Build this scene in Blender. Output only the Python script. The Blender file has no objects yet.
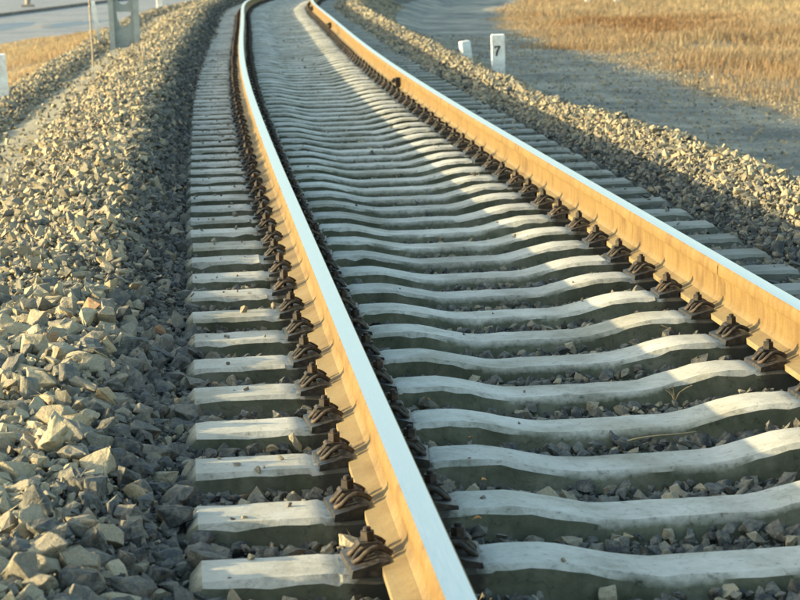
import bpy, bmesh, math, random
import numpy as np
from mathutils import Vector, Matrix, Euler

rad = math.radians
random.seed(7)
RNG = np.random.default_rng(11)
scene = bpy.context.scene
COL = scene.collection

# ------------------------------------------------------------------ camera
CAM = np.array([-1.2242, 0.0, 1.4125])
RGT = np.array([0.99384983, -0.10603715, -0.031916])
UPV = np.array([0.04887457, 0.16140685, 0.98567698])
FWD = np.array([0.09936692, 0.98117478, -0.16559669])
FPX = 2128.68                      # focal length in units where the frame is 800 wide
cam_data = bpy.data.cameras.new('camera')
cam = bpy.data.objects.new('camera', cam_data)
COL.objects.link(cam)
cam.matrix_world = Matrix(((RGT[0], UPV[0], -FWD[0], CAM[0]),
                           (RGT[1], UPV[1], -FWD[1], CAM[1]),
                           (RGT[2], UPV[2], -FWD[2], CAM[2]),
                           (0, 0, 0, 1)))
cam_data.sensor_fit = 'HORIZONTAL'
cam_data.sensor_width = 36.0
cam_data.lens = FPX / 800 * 36.0
cam_data.clip_start = 0.05
cam_data.clip_end = 6000
cam_data.dof.use_dof = True
cam_data.dof.focus_distance = 7.5
cam_data.dof.aperture_fstop = 10.0
scene.camera = cam

# ------------------------------------------------------------------ light
SUN_EL, SUN_AHEAD = rad(11.5), rad(4.0)
world = bpy.data.worlds.new('World')
scene.world = world
world.use_nodes = True
wn = world.node_tree
wn.nodes.clear()
sky = wn.nodes.new('ShaderNodeTexSky')
sky.sky_type = 'NISHITA'
sky.sun_disc = False
sky.sun_elevation = SUN_EL
sky.sun_rotation = rad(-90) + SUN_AHEAD
sky.air_density = 1.0
sky.dust_density = 1.6
sky.ozone_density = 1.2
bg = wn.nodes.new('ShaderNodeBackground')
bg.inputs['Strength'].default_value = 0.15
wo = wn.nodes.new('ShaderNodeOutputWorld')
haze_mix = wn.nodes.new('ShaderNodeMix'); haze_mix.data_type = 'RGBA'; haze_mix.blend_type = 'MULTIPLY'
haze_mix.inputs[0].default_value = 1.0
haze_mix.inputs[7].default_value = (1.07, 1.07, 0.93, 1)      # a thin, slightly yellow winter sky
wn.links.new(sky.outputs[0], haze_mix.inputs[6])
wn.links.new(haze_mix.outputs[2], bg.inputs[0])
wn.links.new(bg.outputs[0], wo.inputs[0])

sun_data = bpy.data.lights.new('sun', 'SUN')
sun_data.energy = 3.4
sun_data.angle = rad(0.5)
sun_data.color = (1.0, 0.79, 0.44)
sun = bpy.data.objects.new('sun', sun_data)
COL.objects.link(sun)
Ldir = Vector((math.cos(SUN_EL) * math.cos(SUN_AHEAD), -math.cos(SUN_EL) * math.sin(SUN_AHEAD), -math.sin(SUN_EL)))
sun.rotation_euler = Ldir.to_track_quat('-Z', 'Y').to_euler()

scene.view_settings.view_transform = 'Standard'
scene.view_settings.look = 'None'
scene.view_settings.exposure = 1.98
scene.view_settings.gamma = 1.0

# ------------------------------------------------------------------ track centre line
K0, K1, K2, K3, K4 = 0.0027411599, -0.0880597885, 0.9564457749, -3.4922784283, 4.0178589632
_S = np.arange(-12, 2600, 0.05)
def _heading(s):
    q = np.clip(s, -12, 50) / 100
    t = K0 * q * 100 + 100 * (K1 * q**2 / 2 + K2 * q**3 / 3 + K3 * q**4 / 4 + K4 * q**5 / 5)
    t = np.where(s < 0, K0 * s, t)
    return t + np.clip(s - 50, 0, 35) * 0.009
_T = _heading(_S)
_X = np.cumsum(np.sin(_T)) * 0.05
_Y = np.cumsum(np.cos(_T)) * 0.05
_i0 = int(np.argmin(np.abs(_S)))
_X -= _X[_i0]; _Y -= _Y[_i0]
def track(s, u):
    """track coordinates (along, across) -> x, y, heading"""
    x = np.interp(s, _S, _X); y = np.interp(s, _S, _Y); t = np.interp(s, _S, _T)
    return x + np.cos(t) * u, y - np.sin(t) * u, t
_cs = _S[::10][_S[::10] < 400]
_cx, _cy, _ct = np.interp(_cs, _S, _X), np.interp(_cs, _S, _Y), np.interp(_cs, _S, _T)
def untrack(x, y):
    x = np.asarray(x, float); y = np.asarray(y, float)
    i = np.empty(x.shape, int)
    fx, fy, fi = x.ravel(), y.ravel(), i.ravel()
    for a in range(0, fx.size, 20000):
        d = (fx[a:a+20000, None] - _cx)**2 + (fy[a:a+20000, None] - _cy)**2
        fi[a:a+20000] = d.argmin(1)
    i = fi.reshape(x.shape)
    u = (x - _cx[i]) * np.cos(_ct[i]) - (y - _cy[i]) * np.sin(_ct[i])
    return _cs[i], u
def project(P):
    d = P - CAM
    w = d @ FWD
    w = np.where(w < 0.05, 0.05, w)
    return 400 + FPX * (d @ RGT) / w, 300 - FPX * (d @ UPV) / w, w
def in_view(P, m=130):
    px, py, w = project(P)
    return (px > -m) & (px < 800 + m) & (py > -m) & (py < 600 + m) & (((P - CAM) @ FWD) > 0.5)

# ------------------------------------------------------------------ noise and ground shape
_LAT = np.random.default_rng(3).random((64, 64))
def vnoise(x, y):
    xi = np.floor(x).astype(int); yi = np.floor(y).astype(int)
    fx = x - xi; fy = y - yi
    fx = fx * fx * (3 - 2 * fx); fy = fy * fy * (3 - 2 * fy)
    a = _LAT[xi % 64, yi % 64]; b = _LAT[(xi + 1) % 64, yi % 64]
    c = _LAT[xi % 64, (yi + 1) % 64]; d = _LAT[(xi + 1) % 64, (yi + 1) % 64]
    return (a * (1 - fx) + b * fx) * (1 - fy) + (c * (1 - fx) + d * fx) * fy - 0.5
def fbm(x, y):
    return vnoise(x, y) + 0.5 * vnoise(2.1 * x + 7, 2.1 * y + 3) + 0.25 * vnoise(4.3 * x + 1, 4.3 * y + 9)
PU = [-400, -60, -12, -8.5, -6, -4.5, -3.75, -3.35, -3.10, -2.88, -2.65, -2.45, -2.1, -1.8, -1.62, -1.42, -1.28, -1.12, -0.9, -0.5, -0.4,
      0.4, 0.5, 0.9, 1.2, 1.40, 1.62, 1.78, 1.88, 2.02, 2.25, 2.8, 3.5, 4.6, 8, 60, 400]
PH = [-1.5, -1.5, -1.5, -1.32, -1.0, -0.72, -0.32, -0.06, -0.03, -0.10, -0.055, -0.03, 0.04, 0.075, 0.072, 0.010, -0.045, -0.056, -0.060, -0.064, -0.094,
      -0.094, -0.068, -0.062, -0.038, -0.030, 0.00, 0.060, 0.098, 0.092, -0.05, -0.38, -0.60, -0.64, -0.66, -0.9, -0.9]
def sstep(a, b, x):            # also works for a > b
    t = np.clip((x - a) / (b - a), 0, 1)
    return t * t * (3 - 2 * t)
def bed_height(s, u):
    h = np.interp(u + np.where(u > 0, 0.22 * sstep(12.5, 19, s) * sstep(1.3, 1.9, u), 0), PU, PH)
    crib = sstep(11, 28, s) * 0.045
    inner = 1 - sstep(1.15, 1.5, np.abs(u))
    h = h + crib * inner
    h = h + 0.12 * sstep(7.5, 14, s) * sstep(-1.32, -1.56, u) * (1 - sstep(-1.8, -2.5, u))
    h = h - 0.035 * sstep(14, 20, s) * sstep(1.5, 1.75, u) * (1 - sstep(2.3, 3.0, u))
    heap = sstep(1.3, 1.6, np.abs(u)) * (1 - sstep(3.6, 4.4, np.abs(u)))
    h = h + heap * 0.026 * fbm(s * 1.3 + 20, u * 1.7 + 40)
    h = h + heap * 0.022 * fbm(s * 4.1, u * 4.3 + 11)
    out = sstep(3.4, 5, np.abs(u))
    h = h + out * 0.10 * fbm(s * 0.35 + 5, u * 0.4 + 50)
    return h

# ------------------------------------------------------------------ helpers
def nt(name):
    m = bpy.data.materials.new(name)
    m.use_nodes = True
    t = m.node_tree
    b = t.nodes['Principled BSDF']
    return m, t, b
def N(t, kind, **kw):
    n = t.nodes.new(kind)
    for k, v in kw.items():
        if k in n.inputs: n.inputs[k].default_value = v
        else: setattr(n, k, v)
    return n
def ramp(t, fac, stops, interp='LINEAR'):
    r = t.nodes.new('ShaderNodeValToRGB')
    r.color_ramp.interpolation = interp
    e = r.color_ramp.elements
    while len(e) < len(stops): e.new(0.5)
    for el, (p, c) in zip(e, stops):
        el.position = p
        el.color = (*c, 1) if len(c) == 3 else c
    t.links.new(fac, r.inputs[0])
    return r
def mixc(t, fac, a, b, mode='MIX'):
    m = t.nodes.new('ShaderNodeMix'); m.data_type = 'RGBA'; m.blend_type = mode
    for sock, v in ((m.inputs[0], fac), (m.inputs[6], a), (m.inputs[7], b)):
        if isinstance(v, bpy.types.NodeSocket): t.links.new(v, sock)
        elif isinstance(v, (int, float)): sock.default_value = v
        else: sock.default_value = (*v, 1)
    return m.outputs[2]
def noise(t, vec, scale, detail=4, rough=0.6):
    n = t.nodes.new('ShaderNodeTexNoise')
    n.inputs['Scale'].default_value = scale
    n.inputs['Detail'].default_value = detail
    n.inputs['Roughness'].default_value = rough
    if vec is not None: t.links.new(vec, n.inputs['Vector'])
    return n.outputs['Fac']
def bump(t, b, h, strength, dist, prev=None):
    n = t.nodes.new('ShaderNodeBump')
    n.inputs['Strength'].default_value = strength
    n.inputs['Distance'].default_value = dist
    t.links.new(h, n.inputs['Height'])
    if prev is not None: t.links.new(prev, n.inputs['Normal'])
    t.links.new(n.outputs[0], b.inputs['Normal'])
    return n.outputs[0]
def pos(t):
    return t.nodes.new('ShaderNodeNewGeometry').outputs['Position']
def objco(t):
    return t.nodes.new('ShaderNodeTexCoord').outputs['Object']

def mesh_from(name, V, F, mats=(), smooth=False, sharp=None, tint=None, midx=None):
    me = bpy.data.meshes.new(name)
    V = np.asarray(V, np.float32)
    if isinstance(F, np.ndarray) and F.ndim == 2:
        k = F.shape[1]; n = len(F)
        me.vertices.add(len(V)); me.vertices.foreach_set('co', V.ravel())
        me.loops.add(n * k); me.loops.foreach_set('vertex_index', F.astype(np.int32).ravel())
        me.polygons.add(n)
        me.polygons.foreach_set('loop_start', np.arange(0, n * k, k, dtype=np.int32))
        me.update(calc_edges=True)
    else:
        me.from_pydata([tuple(map(float, v)) for v in V], [], [tuple(map(int, f)) for f in F])
        me.update()
    for m in mats: me.materials.append(m)
    if midx is not None: me.polygons.foreach_set('material_index', np.asarray(midx, np.int32))
    me.polygons.foreach_set('use_smooth', np.full(len(me.polygons), smooth))
    if smooth and sharp is not None: me.set_sharp_from_angle(angle=rad(sharp))
    if tint is not None:
        a = me.attributes.new('tint', 'FLOAT', 'POINT')
        a.data.foreach_set('value', np.asarray(tint, np.float32))
    me.update()
    return me
def obj(name, me, parent=None, **props):
    o = bpy.data.objects.new(name, me)
    COL.objects.link(o)
    if parent is not None: o.parent = parent
    for k, v in props.items(): o[k] = v
    return o
class MB:
    """collects simple closed shapes for one mesh"""
    def __init__(s): s.V = []; s.F = []; s.M = []
    def add(s, V, F, m=0):
        b = len(s.V); s.V += [tuple(v) for v in V]; s.F += [tuple(i + b for i in f) for f in F]; s.M += [m] * len(F)
    def box(s, x0, x1, y0, y1, z0, z1, m=0, c=0.0):
        if c <= 0:
            V = [(x, y, z) for z in (z0, z1) for (x, y) in ((x0, y0), (x1, y0), (x1, y1), (x0, y1))]
            s.add(V, [(3, 2, 1, 0), (4, 5, 6, 7), (0, 1, 5, 4), (1, 2, 6, 5), (2, 3, 7, 6), (3, 0, 4, 7)], m); return
        V = []
        for z, k in ((z0, 0), (z1 - c, 0), (z1, c)):
            V += [(x0 + k, y0 + k, z), (x1 - k, y0 + k, z), (x1 - k, y1 - k, z), (x0 + k, y1 - k, z)]
        F = [(3, 2, 1, 0), (8, 9, 10, 11)]
        for r in (0, 4):
            F += [(r + i, r + (i + 1) % 4, r + 4 + (i + 1) % 4, r + 4 + i) for i in range(4)]
        s.add(V, F, m)
    def cyl(s, cx, cy, z0, z1, r0, r1=None, n=10, m=0, rot=0):
        r1 = r0 if r1 is None else r1
        V = []
        for z, r in ((z0, r0), (z1, r1)):
            V += [(cx + r * math.cos(2 * math.pi * i / n + rot), cy + r * math.sin(2 * math.pi * i / n + rot), z) for i in range(n)]
        F = [tuple(range(n - 1, -1, -1)), tuple(range(n, 2 * n))] + [(i, (i + 1) % n, n + (i + 1) % n, n + i) for i in range(n)]
        s.add(V, F, m)
    def tube(s, P, r, n=7, m=0):
        P = [Vector(p) for p in P]; k = len(P)
        R = r if isinstance(r, (list, tuple)) else [r] * k
        V = []; up = Vector((0, 0, 1)); nrm = None
        for i, p in enumerate(P):
            d = (P[min(i + 1, k - 1)] - P[max(i - 1, 0)]).normalized()
            if nrm is None: nrm = d.cross(up if abs(d.z) < 0.9 else Vector((1, 0, 0))).normalized()
            nrm = (nrm - d * nrm.dot(d)).normalized(); b = d.cross(nrm)
            V += [p + (nrm * math.cos(2 * math.pi * j / n) + b * math.sin(2 * math.pi * j / n)) * R[i] for j in range(n)]
        F = [tuple(range(n - 1, -1, -1)), tuple(range((k - 1) * n, k * n))]
        for i in range(k - 1):
            F += [(i * n + j, i * n + (j + 1) % n, (i + 1) * n + (j + 1) % n, (i + 1) * n + j) for j in range(n)]
        s.add(V, F, m)
    def prism_y(s, outline, y0, y1, m=0):
        """outline in (x, z), convex or star-like, extruded along y"""
        n = len(outline)
        V = [(x, y0, z) for x, z in outline] + [(x, y1, z) for x, z in outline]
        F = [tuple(range(n)), tuple(range(2 * n - 1, n - 1, -1))] + [((i + 1) % n, i, n + i, n + (i + 1) % n) for i in range(n)]
        s.add(V, F, m)
    def mesh(s, name, mats, smooth=False, sharp=35):
        me = mesh_from(name, s.V, s.F, mats, smooth, sharp if smooth else None, midx=s.M)
        bm = bmesh.new(); bm.from_mesh(me); bmesh.ops.recalc_face_normals(bm, faces=bm.faces)
        bm.to_mesh(me); bm.free()
        return me
def smooth_path(P, n=4):
    P = [Vector(p) for p in P]; Q = []
    for i in range(len(P) - 1):
        a = P[max(i - 1, 0)]; b = P[i]; c = P[i + 1]; d = P[min(i + 2, len(P) - 1)]
        for j in range(n):
            t = j / n
            Q.append(0.5 * ((2 * b) + (c - a) * t + (2 * a - 5 * b + 4 * c - d) * t * t + (3 * b - a - 3 * c + d) * t ** 3))
    Q.append(P[-1]); return Q

# ------------------------------------------------------------------ materials
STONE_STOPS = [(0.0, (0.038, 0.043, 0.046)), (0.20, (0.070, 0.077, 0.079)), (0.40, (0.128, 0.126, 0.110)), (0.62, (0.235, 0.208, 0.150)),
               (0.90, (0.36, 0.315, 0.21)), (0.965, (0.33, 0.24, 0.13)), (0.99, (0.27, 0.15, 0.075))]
def stone_mat(name, own):
    m, t, b = nt(name)
    if own:
        sp = t.nodes.new('ShaderNodeSeparateColor'); t.links.new(t.nodes.new('ShaderNodeObjectInfo').outputs['Color'], sp.inputs[0])
        f = sp.outputs[0]
    else: f = N(t, 'ShaderNodeAttribute', attribute_name='tint').outputs['Fac']
    P = pos(t)
    c = ramp(t, f, STONE_STOPS).outputs[0]
    n1 = noise(t, P, 38, 5, 0.65)
    dust = ramp(t, n1, [(0.42, (0, 0, 0)), (0.66, (1, 1, 1))]).outputs[0]
    mm = t.nodes.new('ShaderNodeMath'); mm.operation = 'MULTIPLY'; mm.inputs[1].default_value = 0.42
    t.links.new(dust, mm.inputs[0])
    c = mixc(t, mm.outputs[0], c, (0.29, 0.26, 0.18))
    n2 = noise(t, P, 160, 4, 0.7)
    g = ramp(t, n2, [(0.3, (0.66, 0.66, 0.66)), (0.7, (1.2, 1.2, 1.2))]).outputs[0]
    c = mixc(t, 1.0, c, g, 'MULTIPLY')
    t.links.new(c, b.inputs['Base Color'])
    b.inputs['Roughness'].default_value = 0.88
    b.inputs['Specular IOR Level'].default_value = 0.25
    p = bump(t, b, noise(t, P, 70, 5, 0.6), 0.55, 0.008)
    bump(t, b, noise(t, P, 330, 3, 0.6), 0.4, 0.002, p)
    return m
M_STONE = stone_mat('crushed_stone', False)
M_STONE_OWN = stone_mat('single_stone', True)

def ground_mat(name, c1, c2, c3, scale, bs, bd, rough=0.95):
    m, t, b = nt(name)
    P = pos(t)
    n1 = noise(t, P, scale, 6, 0.6); n2 = noise(t, P, scale * 7, 5, 0.7)
    c = ramp(t, n1, [(0.32, c1), (0.5, c2), (0.68, c3)]).outputs[0]
    g = ramp(t, n2, [(0.3, (0.6, 0.6, 0.6)), (0.7, (1.25, 1.25, 1.25))]).outputs[0]
    t.links.new(mixc(t, 1.0, c, g, 'MULTIPLY'), b.inputs['Base Color'])
    b.inputs['Roughness'].default_value = rough
    b.inputs['Specular IOR Level'].default_value = 0.2
    p = bump(t, b, n2, bs, bd)
    bump(t, b, noise(t, P, scale * 30, 3, 0.6), bs * 0.7, bd * 0.3, p)
    return m
M_BED = ground_mat('ballast_fines', (0.06, 0.062, 0.058), (0.10, 0.10, 0.088), (0.16, 0.148, 0.115), 3.0, 0.8, 0.02)
def dust_bed():
    t = M_BED.node_tree; b = t.nodes['Principled BSDF']
    c0 = b.inputs['Base Color'].links[0].from_socket
    f = N(t, 'ShaderNodeAttribute', attribute_name='tint').outputs['Fac']
    n = noise(t, pos(t), 9, 5, 0.7)
    a = t.nodes.new('ShaderNodeMath'); a.operation = 'MULTIPLY_ADD'; a.inputs[1].default_value = 1.5; t.links.new(f, a.inputs[0])
    s_ = t.nodes.new('ShaderNodeMath'); s_.operation = 'MULTIPLY_ADD'; s_.inputs[1].default_value = 1.0; s_.inputs[2].default_value = -0.75
    t.links.new(n, s_.inputs[0]); t.links.new(s_.outputs[0], a.inputs[2])
    k = ramp(t, a.outputs[0], [(0.1, (0, 0, 0)), (0.6, (1, 1, 1))]).outputs[0]
    t.links.new(mixc(t, k, c0, (0.26, 0.24, 0.175)), b.inputs['Base Color'])
dust_bed()
M_ROAD = ground_mat('asphalt', (0.17, 0.18, 0.19), (0.22, 0.23, 0.235), (0.27, 0.27, 0.26), 0.5, 0.3, 0.005, 0.8)
M_ROAD2 = ground_mat('dark_asphalt', (0.09, 0.12, 0.15), (0.11, 0.14, 0.17), (0.14, 0.17, 0.19), 0.6, 0.2, 0.003, 0.55)
M_KERB = ground_mat('kerb_stone', (0.10, 0.09, 0.08), (0.14, 0.12, 0.10), (0.18, 0.16, 0.13), 2, 0.3, 0.01)

# the terrain changes from gravel beside the track to sandy earth under the dry grass
def terrain_mat():
    m, t, b = nt('terrain_earth')
    P = pos(t)
    zone = N(t, 'ShaderNodeAttribute', attribute_name='tint').outputs['Fac']
    n1 = noise(t, P, 0.9, 8, 0.75); n2 = noise(t, P, 14, 6, 0.75); n3 = noise(t, P, 55, 4, 0.7)
    grav = ramp(t, n1, [(0.38, (0.16, 0.17, 0.16)), (0.50, (0.27, 0.27, 0.235)), (0.60, (0.42, 0.39, 0.31))]).outputs[0]
    sand = ramp(t, n1, [(0.34, (0.23, 0.18, 0.11)), (0.52, (0.31, 0.25, 0.16)), (0.66, (0.38, 0.32, 0.22))]).outputs[0]
    a = t.nodes.new('ShaderNodeMath'); a.operation = 'ADD'; t.links.new(zone, a.inputs[0])
    s = t.nodes.new('ShaderNodeMath'); s.operation = 'MULTIPLY_ADD'; s.inputs[1].default_value = 0.8; s.inputs[2].default_value = -0.4
    t.links.new(n2, s.inputs[0]); t.links.new(s.outputs[0], a.inputs[1])
    zr = ramp(t, a.outputs[0], [(0.35, (0, 0, 0)), (0.65, (1, 1, 1))]).outputs[0]
    c = mixc(t, zr, grav, sand)
    g = ramp(t, n3, [(0.34, (0.40, 0.40, 0.40)), (0.48, (0.92, 0.92, 0.92)), (0.66, (1.35, 1.35, 1.35))]).outputs[0]
    c = mixc(t, 1.0, c, g, 'MULTIPLY')
    t.links.new(c, b.inputs['Base Color'])
    b.inputs['Roughness'].default_value = 0.95
    b.inputs['Specular IOR Level'].default_value = 0.15
    p = bump(t, b, n2, 0.9, 0.05)
    bump(t, b, n3, 0.9, 0.02, p)
    return m
M_TERR = terrain_mat()

def concrete_mat():
    m, t, b = nt('sleeper_concrete')
    O = objco(t)
    oi = t.nodes.new('ShaderNodeObjectInfo').outputs['Random']
    off = t.nodes.new('ShaderNodeVectorMath'); off.operation = 'ADD'
    cx = t.nodes.new('ShaderNodeCombineXYZ'); ml = t.nodes.new('ShaderNodeMath'); ml.operation = 'MULTIPLY'; ml.inputs[1].default_value = 37.0
    t.links.new(oi, ml.inputs[0]); t.links.new(ml.outputs[0], cx.inputs[0]); t.links.new(ml.outputs[0], cx.inputs[1])
    t.links.new(O, off.inputs[0]); t.links.new(cx.outputs[0], off.inputs[1])
    V = off.outputs[0]
    n1 = noise(t, V, 6, 6, 0.65); n2 = noise(t, V, 45, 5, 0.7); n3 = noise(t, V, 2.2, 3, 0.5)
    top = ramp(t, n1, [(0.28, (0.30, 0.295, 0.25)), (0.5, (0.42, 0.415, 0.37)), (0.72, (0.50, 0.495, 0.455))]).outputs[0]
    spots = ramp(t, n2, [(0.30, (0.45, 0.45, 0.42)), (0.40, (0.93, 0.93, 0.92)), (0.7, (1.08, 1.08, 1.06))]).outputs[0]
    top = mixc(t, 1.0, top, spots, 'MULTIPLY')
    # weathered, mossy sides, painted darker still to deepen their shade; the top stays pale
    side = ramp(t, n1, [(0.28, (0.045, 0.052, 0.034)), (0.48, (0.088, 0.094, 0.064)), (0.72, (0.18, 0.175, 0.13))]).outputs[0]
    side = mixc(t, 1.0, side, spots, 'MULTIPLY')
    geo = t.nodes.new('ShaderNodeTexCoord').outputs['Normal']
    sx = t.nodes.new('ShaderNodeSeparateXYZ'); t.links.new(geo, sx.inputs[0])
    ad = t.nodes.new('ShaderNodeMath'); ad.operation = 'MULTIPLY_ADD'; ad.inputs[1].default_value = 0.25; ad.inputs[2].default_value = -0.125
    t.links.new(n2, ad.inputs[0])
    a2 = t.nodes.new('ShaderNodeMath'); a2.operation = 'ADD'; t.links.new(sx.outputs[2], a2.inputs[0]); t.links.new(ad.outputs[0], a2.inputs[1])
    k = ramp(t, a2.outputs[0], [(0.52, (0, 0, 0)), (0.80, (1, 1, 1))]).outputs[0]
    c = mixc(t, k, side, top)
    # shade round the fastenings, painted dark over the rail seats
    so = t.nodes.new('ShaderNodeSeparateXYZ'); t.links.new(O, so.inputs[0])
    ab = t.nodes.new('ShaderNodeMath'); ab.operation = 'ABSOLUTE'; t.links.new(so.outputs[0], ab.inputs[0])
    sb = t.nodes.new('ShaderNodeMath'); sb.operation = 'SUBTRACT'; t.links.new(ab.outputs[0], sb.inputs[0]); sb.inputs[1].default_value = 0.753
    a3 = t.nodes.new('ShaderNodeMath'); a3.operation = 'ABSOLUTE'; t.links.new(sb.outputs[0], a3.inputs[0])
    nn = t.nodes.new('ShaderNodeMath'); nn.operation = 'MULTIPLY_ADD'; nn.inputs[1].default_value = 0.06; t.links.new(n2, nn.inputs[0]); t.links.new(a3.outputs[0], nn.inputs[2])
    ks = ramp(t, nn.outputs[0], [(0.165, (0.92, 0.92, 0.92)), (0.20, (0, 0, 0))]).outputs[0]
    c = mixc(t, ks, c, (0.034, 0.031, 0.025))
    ed = t.nodes.new('ShaderNodeMath'); ed.operation = 'MULTIPLY_ADD'; ed.inputs[1].default_value = 0.5; t.links.new(n1, ed.inputs[0]); t.links.new(ab.outputs[0], ed.inputs[2])
    rx = t.nodes.new('ShaderNodeMath'); rx.operation = 'MULTIPLY_ADD'; rx.inputs[1].default_value = 0.16; t.links.new(so.outputs[0], rx.inputs[0]); t.links.new(ed.outputs[0], rx.inputs[2])
    me_ = t.nodes.new('ShaderNodeMapRange'); me_.inputs[1].default_value = 1.18; me_.inputs[2].default_value = 1.46; me_.inputs[3].default_value = 0.0; me_.inputs[4].default_value = 0.62
    t.links.new(rx.outputs[0], me_.inputs[0])
    c = mixc(t, me_.outputs[0], c, (0.13, 0.135, 0.115))
    stn = ramp(t, n3, [(0.36, (0.74, 0.72, 0.66)), (0.50, (1, 1, 1)), (0.66, (1.05, 1.05, 1.05))]).outputs[0]
    c = mixc(t, 1.0, c, stn, 'MULTIPLY')
    vo = t.nodes.new('ShaderNodeTexVoronoi'); vo.feature = 'DISTANCE_TO_EDGE'; vo.inputs['Scale'].default_value = 3.1
    wv = t.nodes.new('ShaderNodeVectorMath'); wv.operation = 'MULTIPLY_ADD'; wv.inputs[1].default_value = (0.12, 0.12, 0.12)
    cn = t.nodes.new('ShaderNodeTexNoise'); cn.inputs['Scale'].default_value = 9; t.links.new(V, cn.inputs['Vector'])
    t.links.new(cn.outputs['Color'], wv.inputs[0]); t.links.new(V, wv.inputs[2]); t.links.new(wv.outputs[0], vo.inputs['Vector'])
    crk = ramp(t, vo.outputs['Distance'], [(0.0, (0.80, 0.79, 0.76)), (0.008, (1, 1, 1))]).outputs[0]
    c = mixc(t, 1.0, c, crk, 'MULTIPLY')
    tone = ramp(t, oi, [(0.0, (0.86, 0.86, 0.86)), (1.0, (1.08, 1.07, 1.05))]).outputs[0]
    c = mixc(t, 1.0, c, tone, 'MULTIPLY')
    t.links.new(c, b.inputs['Base Color'])
    b.inputs['Roughness'].default_value = 0.85
    b.inputs['Specular IOR Level'].default_value = 0.25
    p = bump(t, b, n1, 0.35, 0.01)
    bump(t, b, noise(t, V, 120, 5, 0.7), 0.45, 0.0025, p)
    return m
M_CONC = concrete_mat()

def rail_side_mat():
    m, t, b = nt('rusty_rail_steel')
    P = pos(t)
    mp = t.nodes.new('ShaderNodeMapping'); mp.inputs['Scale'].default_value = (1, 1, 0.12); t.links.new(P, mp.inputs[0])
    st = noise(t, mp.outputs[0], 26, 5, 0.65)
    n1 = noise(t, P, 5, 5, 0.6); n2 = noise(t, P, 150, 4, 0.7)
    c = ramp(t, st, [(0.25, (0.108, 0.060, 0.018)), (0.5, (0.152, 0.098, 0.031)), (0.75, (0.178, 0.123, 0.048))]).outputs[0]
    # wind-blown dust settled on the foot of the rail
    sx = t.nodes.new('ShaderNodeSeparateXYZ'); t.links.new(P, sx.inputs[0])
    mr = t.nodes.new('ShaderNodeMapRange'); mr.inputs[1].default_value = 0.06; mr.inputs[2].default_value = 0.01
    t.links.new(sx.outputs[2], mr.inputs[0])
    m2 = t.nodes.new('ShaderNodeMath'); m2.operation = 'MULTIPLY'; m2.inputs[1].default_value = 0.75; t.links.new(mr.outputs[0], m2.inputs[0])
    c = mixc(t, m2.outputs[0], c, (0.215, 0.176, 0.096))
    g = ramp(t, n2, [(0.3, (0.8, 0.78, 0.75)), (0.7, (1.1, 1.1, 1.1))]).outputs[0]
    c = mixc(t, 1.0, c, g, 'MULTIPLY')
    g = ramp(t, n1, [(0.26, (0.62, 0.55, 0.50)), (0.44, (0.93, 0.92, 0.92)), (0.58, (1.02, 1.03, 1.04)), (0.74, (1.10, 1.16, 1.30))]).outputs[0]
    c = mixc(t, 1.0, c, g, 'MULTIPLY')
    t.links.new(c, b.inputs['Base Color'])
    b.inputs['Roughness'].default_value = 0.75
    b.inputs['Specular IOR Level'].default_value = 0.3
    bump(t, b, n2, 0.35, 0.0012)
    return m
M_RUST = rail_side_mat()
def rail_top_mat():
    m, t, b = nt('polished_rail_steel')
    P = pos(t)
    mp = t.nodes.new('ShaderNodeMapping'); mp.inputs['Scale'].default_value = (1, 0.06, 1); t.links.new(P, mp.inputs[0])
    n1 = noise(t, mp.outputs[0], 130, 5, 0.65)
    t.links.new(ramp(t, n1, [(0.3, (0.47, 0.475, 0.46)), (0.7, (0.60, 0.60, 0.58))]).outputs[0], b.inputs['Base Color'])
    b.inputs['Metallic'].default_value = 1.0
    t.links.new(ramp(t, n1, [(0.3, (0.26, 0.26, 0.26)), (0.7, (0.38, 0.38, 0.38))]).outputs[0], b.inputs['Roughness'])
    return m
M_SHINE = rail_top_mat()
def iron_mat(name, dark, dust, amount, rough=0.7):
    m, t, b = nt(name)
    P = pos(t)
    n1 = noise(t, P, 60, 4, 0.6)
    k = ramp(t, n1, [(0.5 - amount * 0.25, (0, 0, 0)), (0.75 - amount * 0.2, (1, 1, 1))]).outputs[0]
    oi = t.nodes.new('ShaderNodeObjectInfo').outputs['Random']
    tone = ramp(t, oi, [(0.0, (0.45, 0.46, 0.48)), (0.6, (0.8, 0.8, 0.8)), (1.0, (1.2, 1.0, 0.85))]).outputs[0]
    t.links.new(mixc(t, 1.0, mixc(t, k, dark, dust), tone, 'MULTIPLY'), b.inputs['Base Color'])
    b.inputs['Roughness'].default_value = rough
    b.inputs['Specular IOR Level'].default_value = 0.4
    bump(t, b, noise(t, P, 260, 3, 0.6), 0.4, 0.001)
    return m
M_CLIP = iron_mat('dusty_spring_steel', (0.014, 0.012, 0.010), (0.085, 0.064, 0.040), 0.36)
M_BOLT = iron_mat('rusty_bolt', (0.014, 0.011, 0.009), (0.065, 0.045, 0.028), 0.36)
M_BLOCK = iron_mat('black_gauge_block', (0.014, 0.015, 0.017), (0.06, 0.055, 0.045), 0.3, 0.5)
M_CHAIR = iron_mat('black_iron', (0.02, 0.018, 0.017), (0.07, 0.05, 0.035), 0.3)

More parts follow.
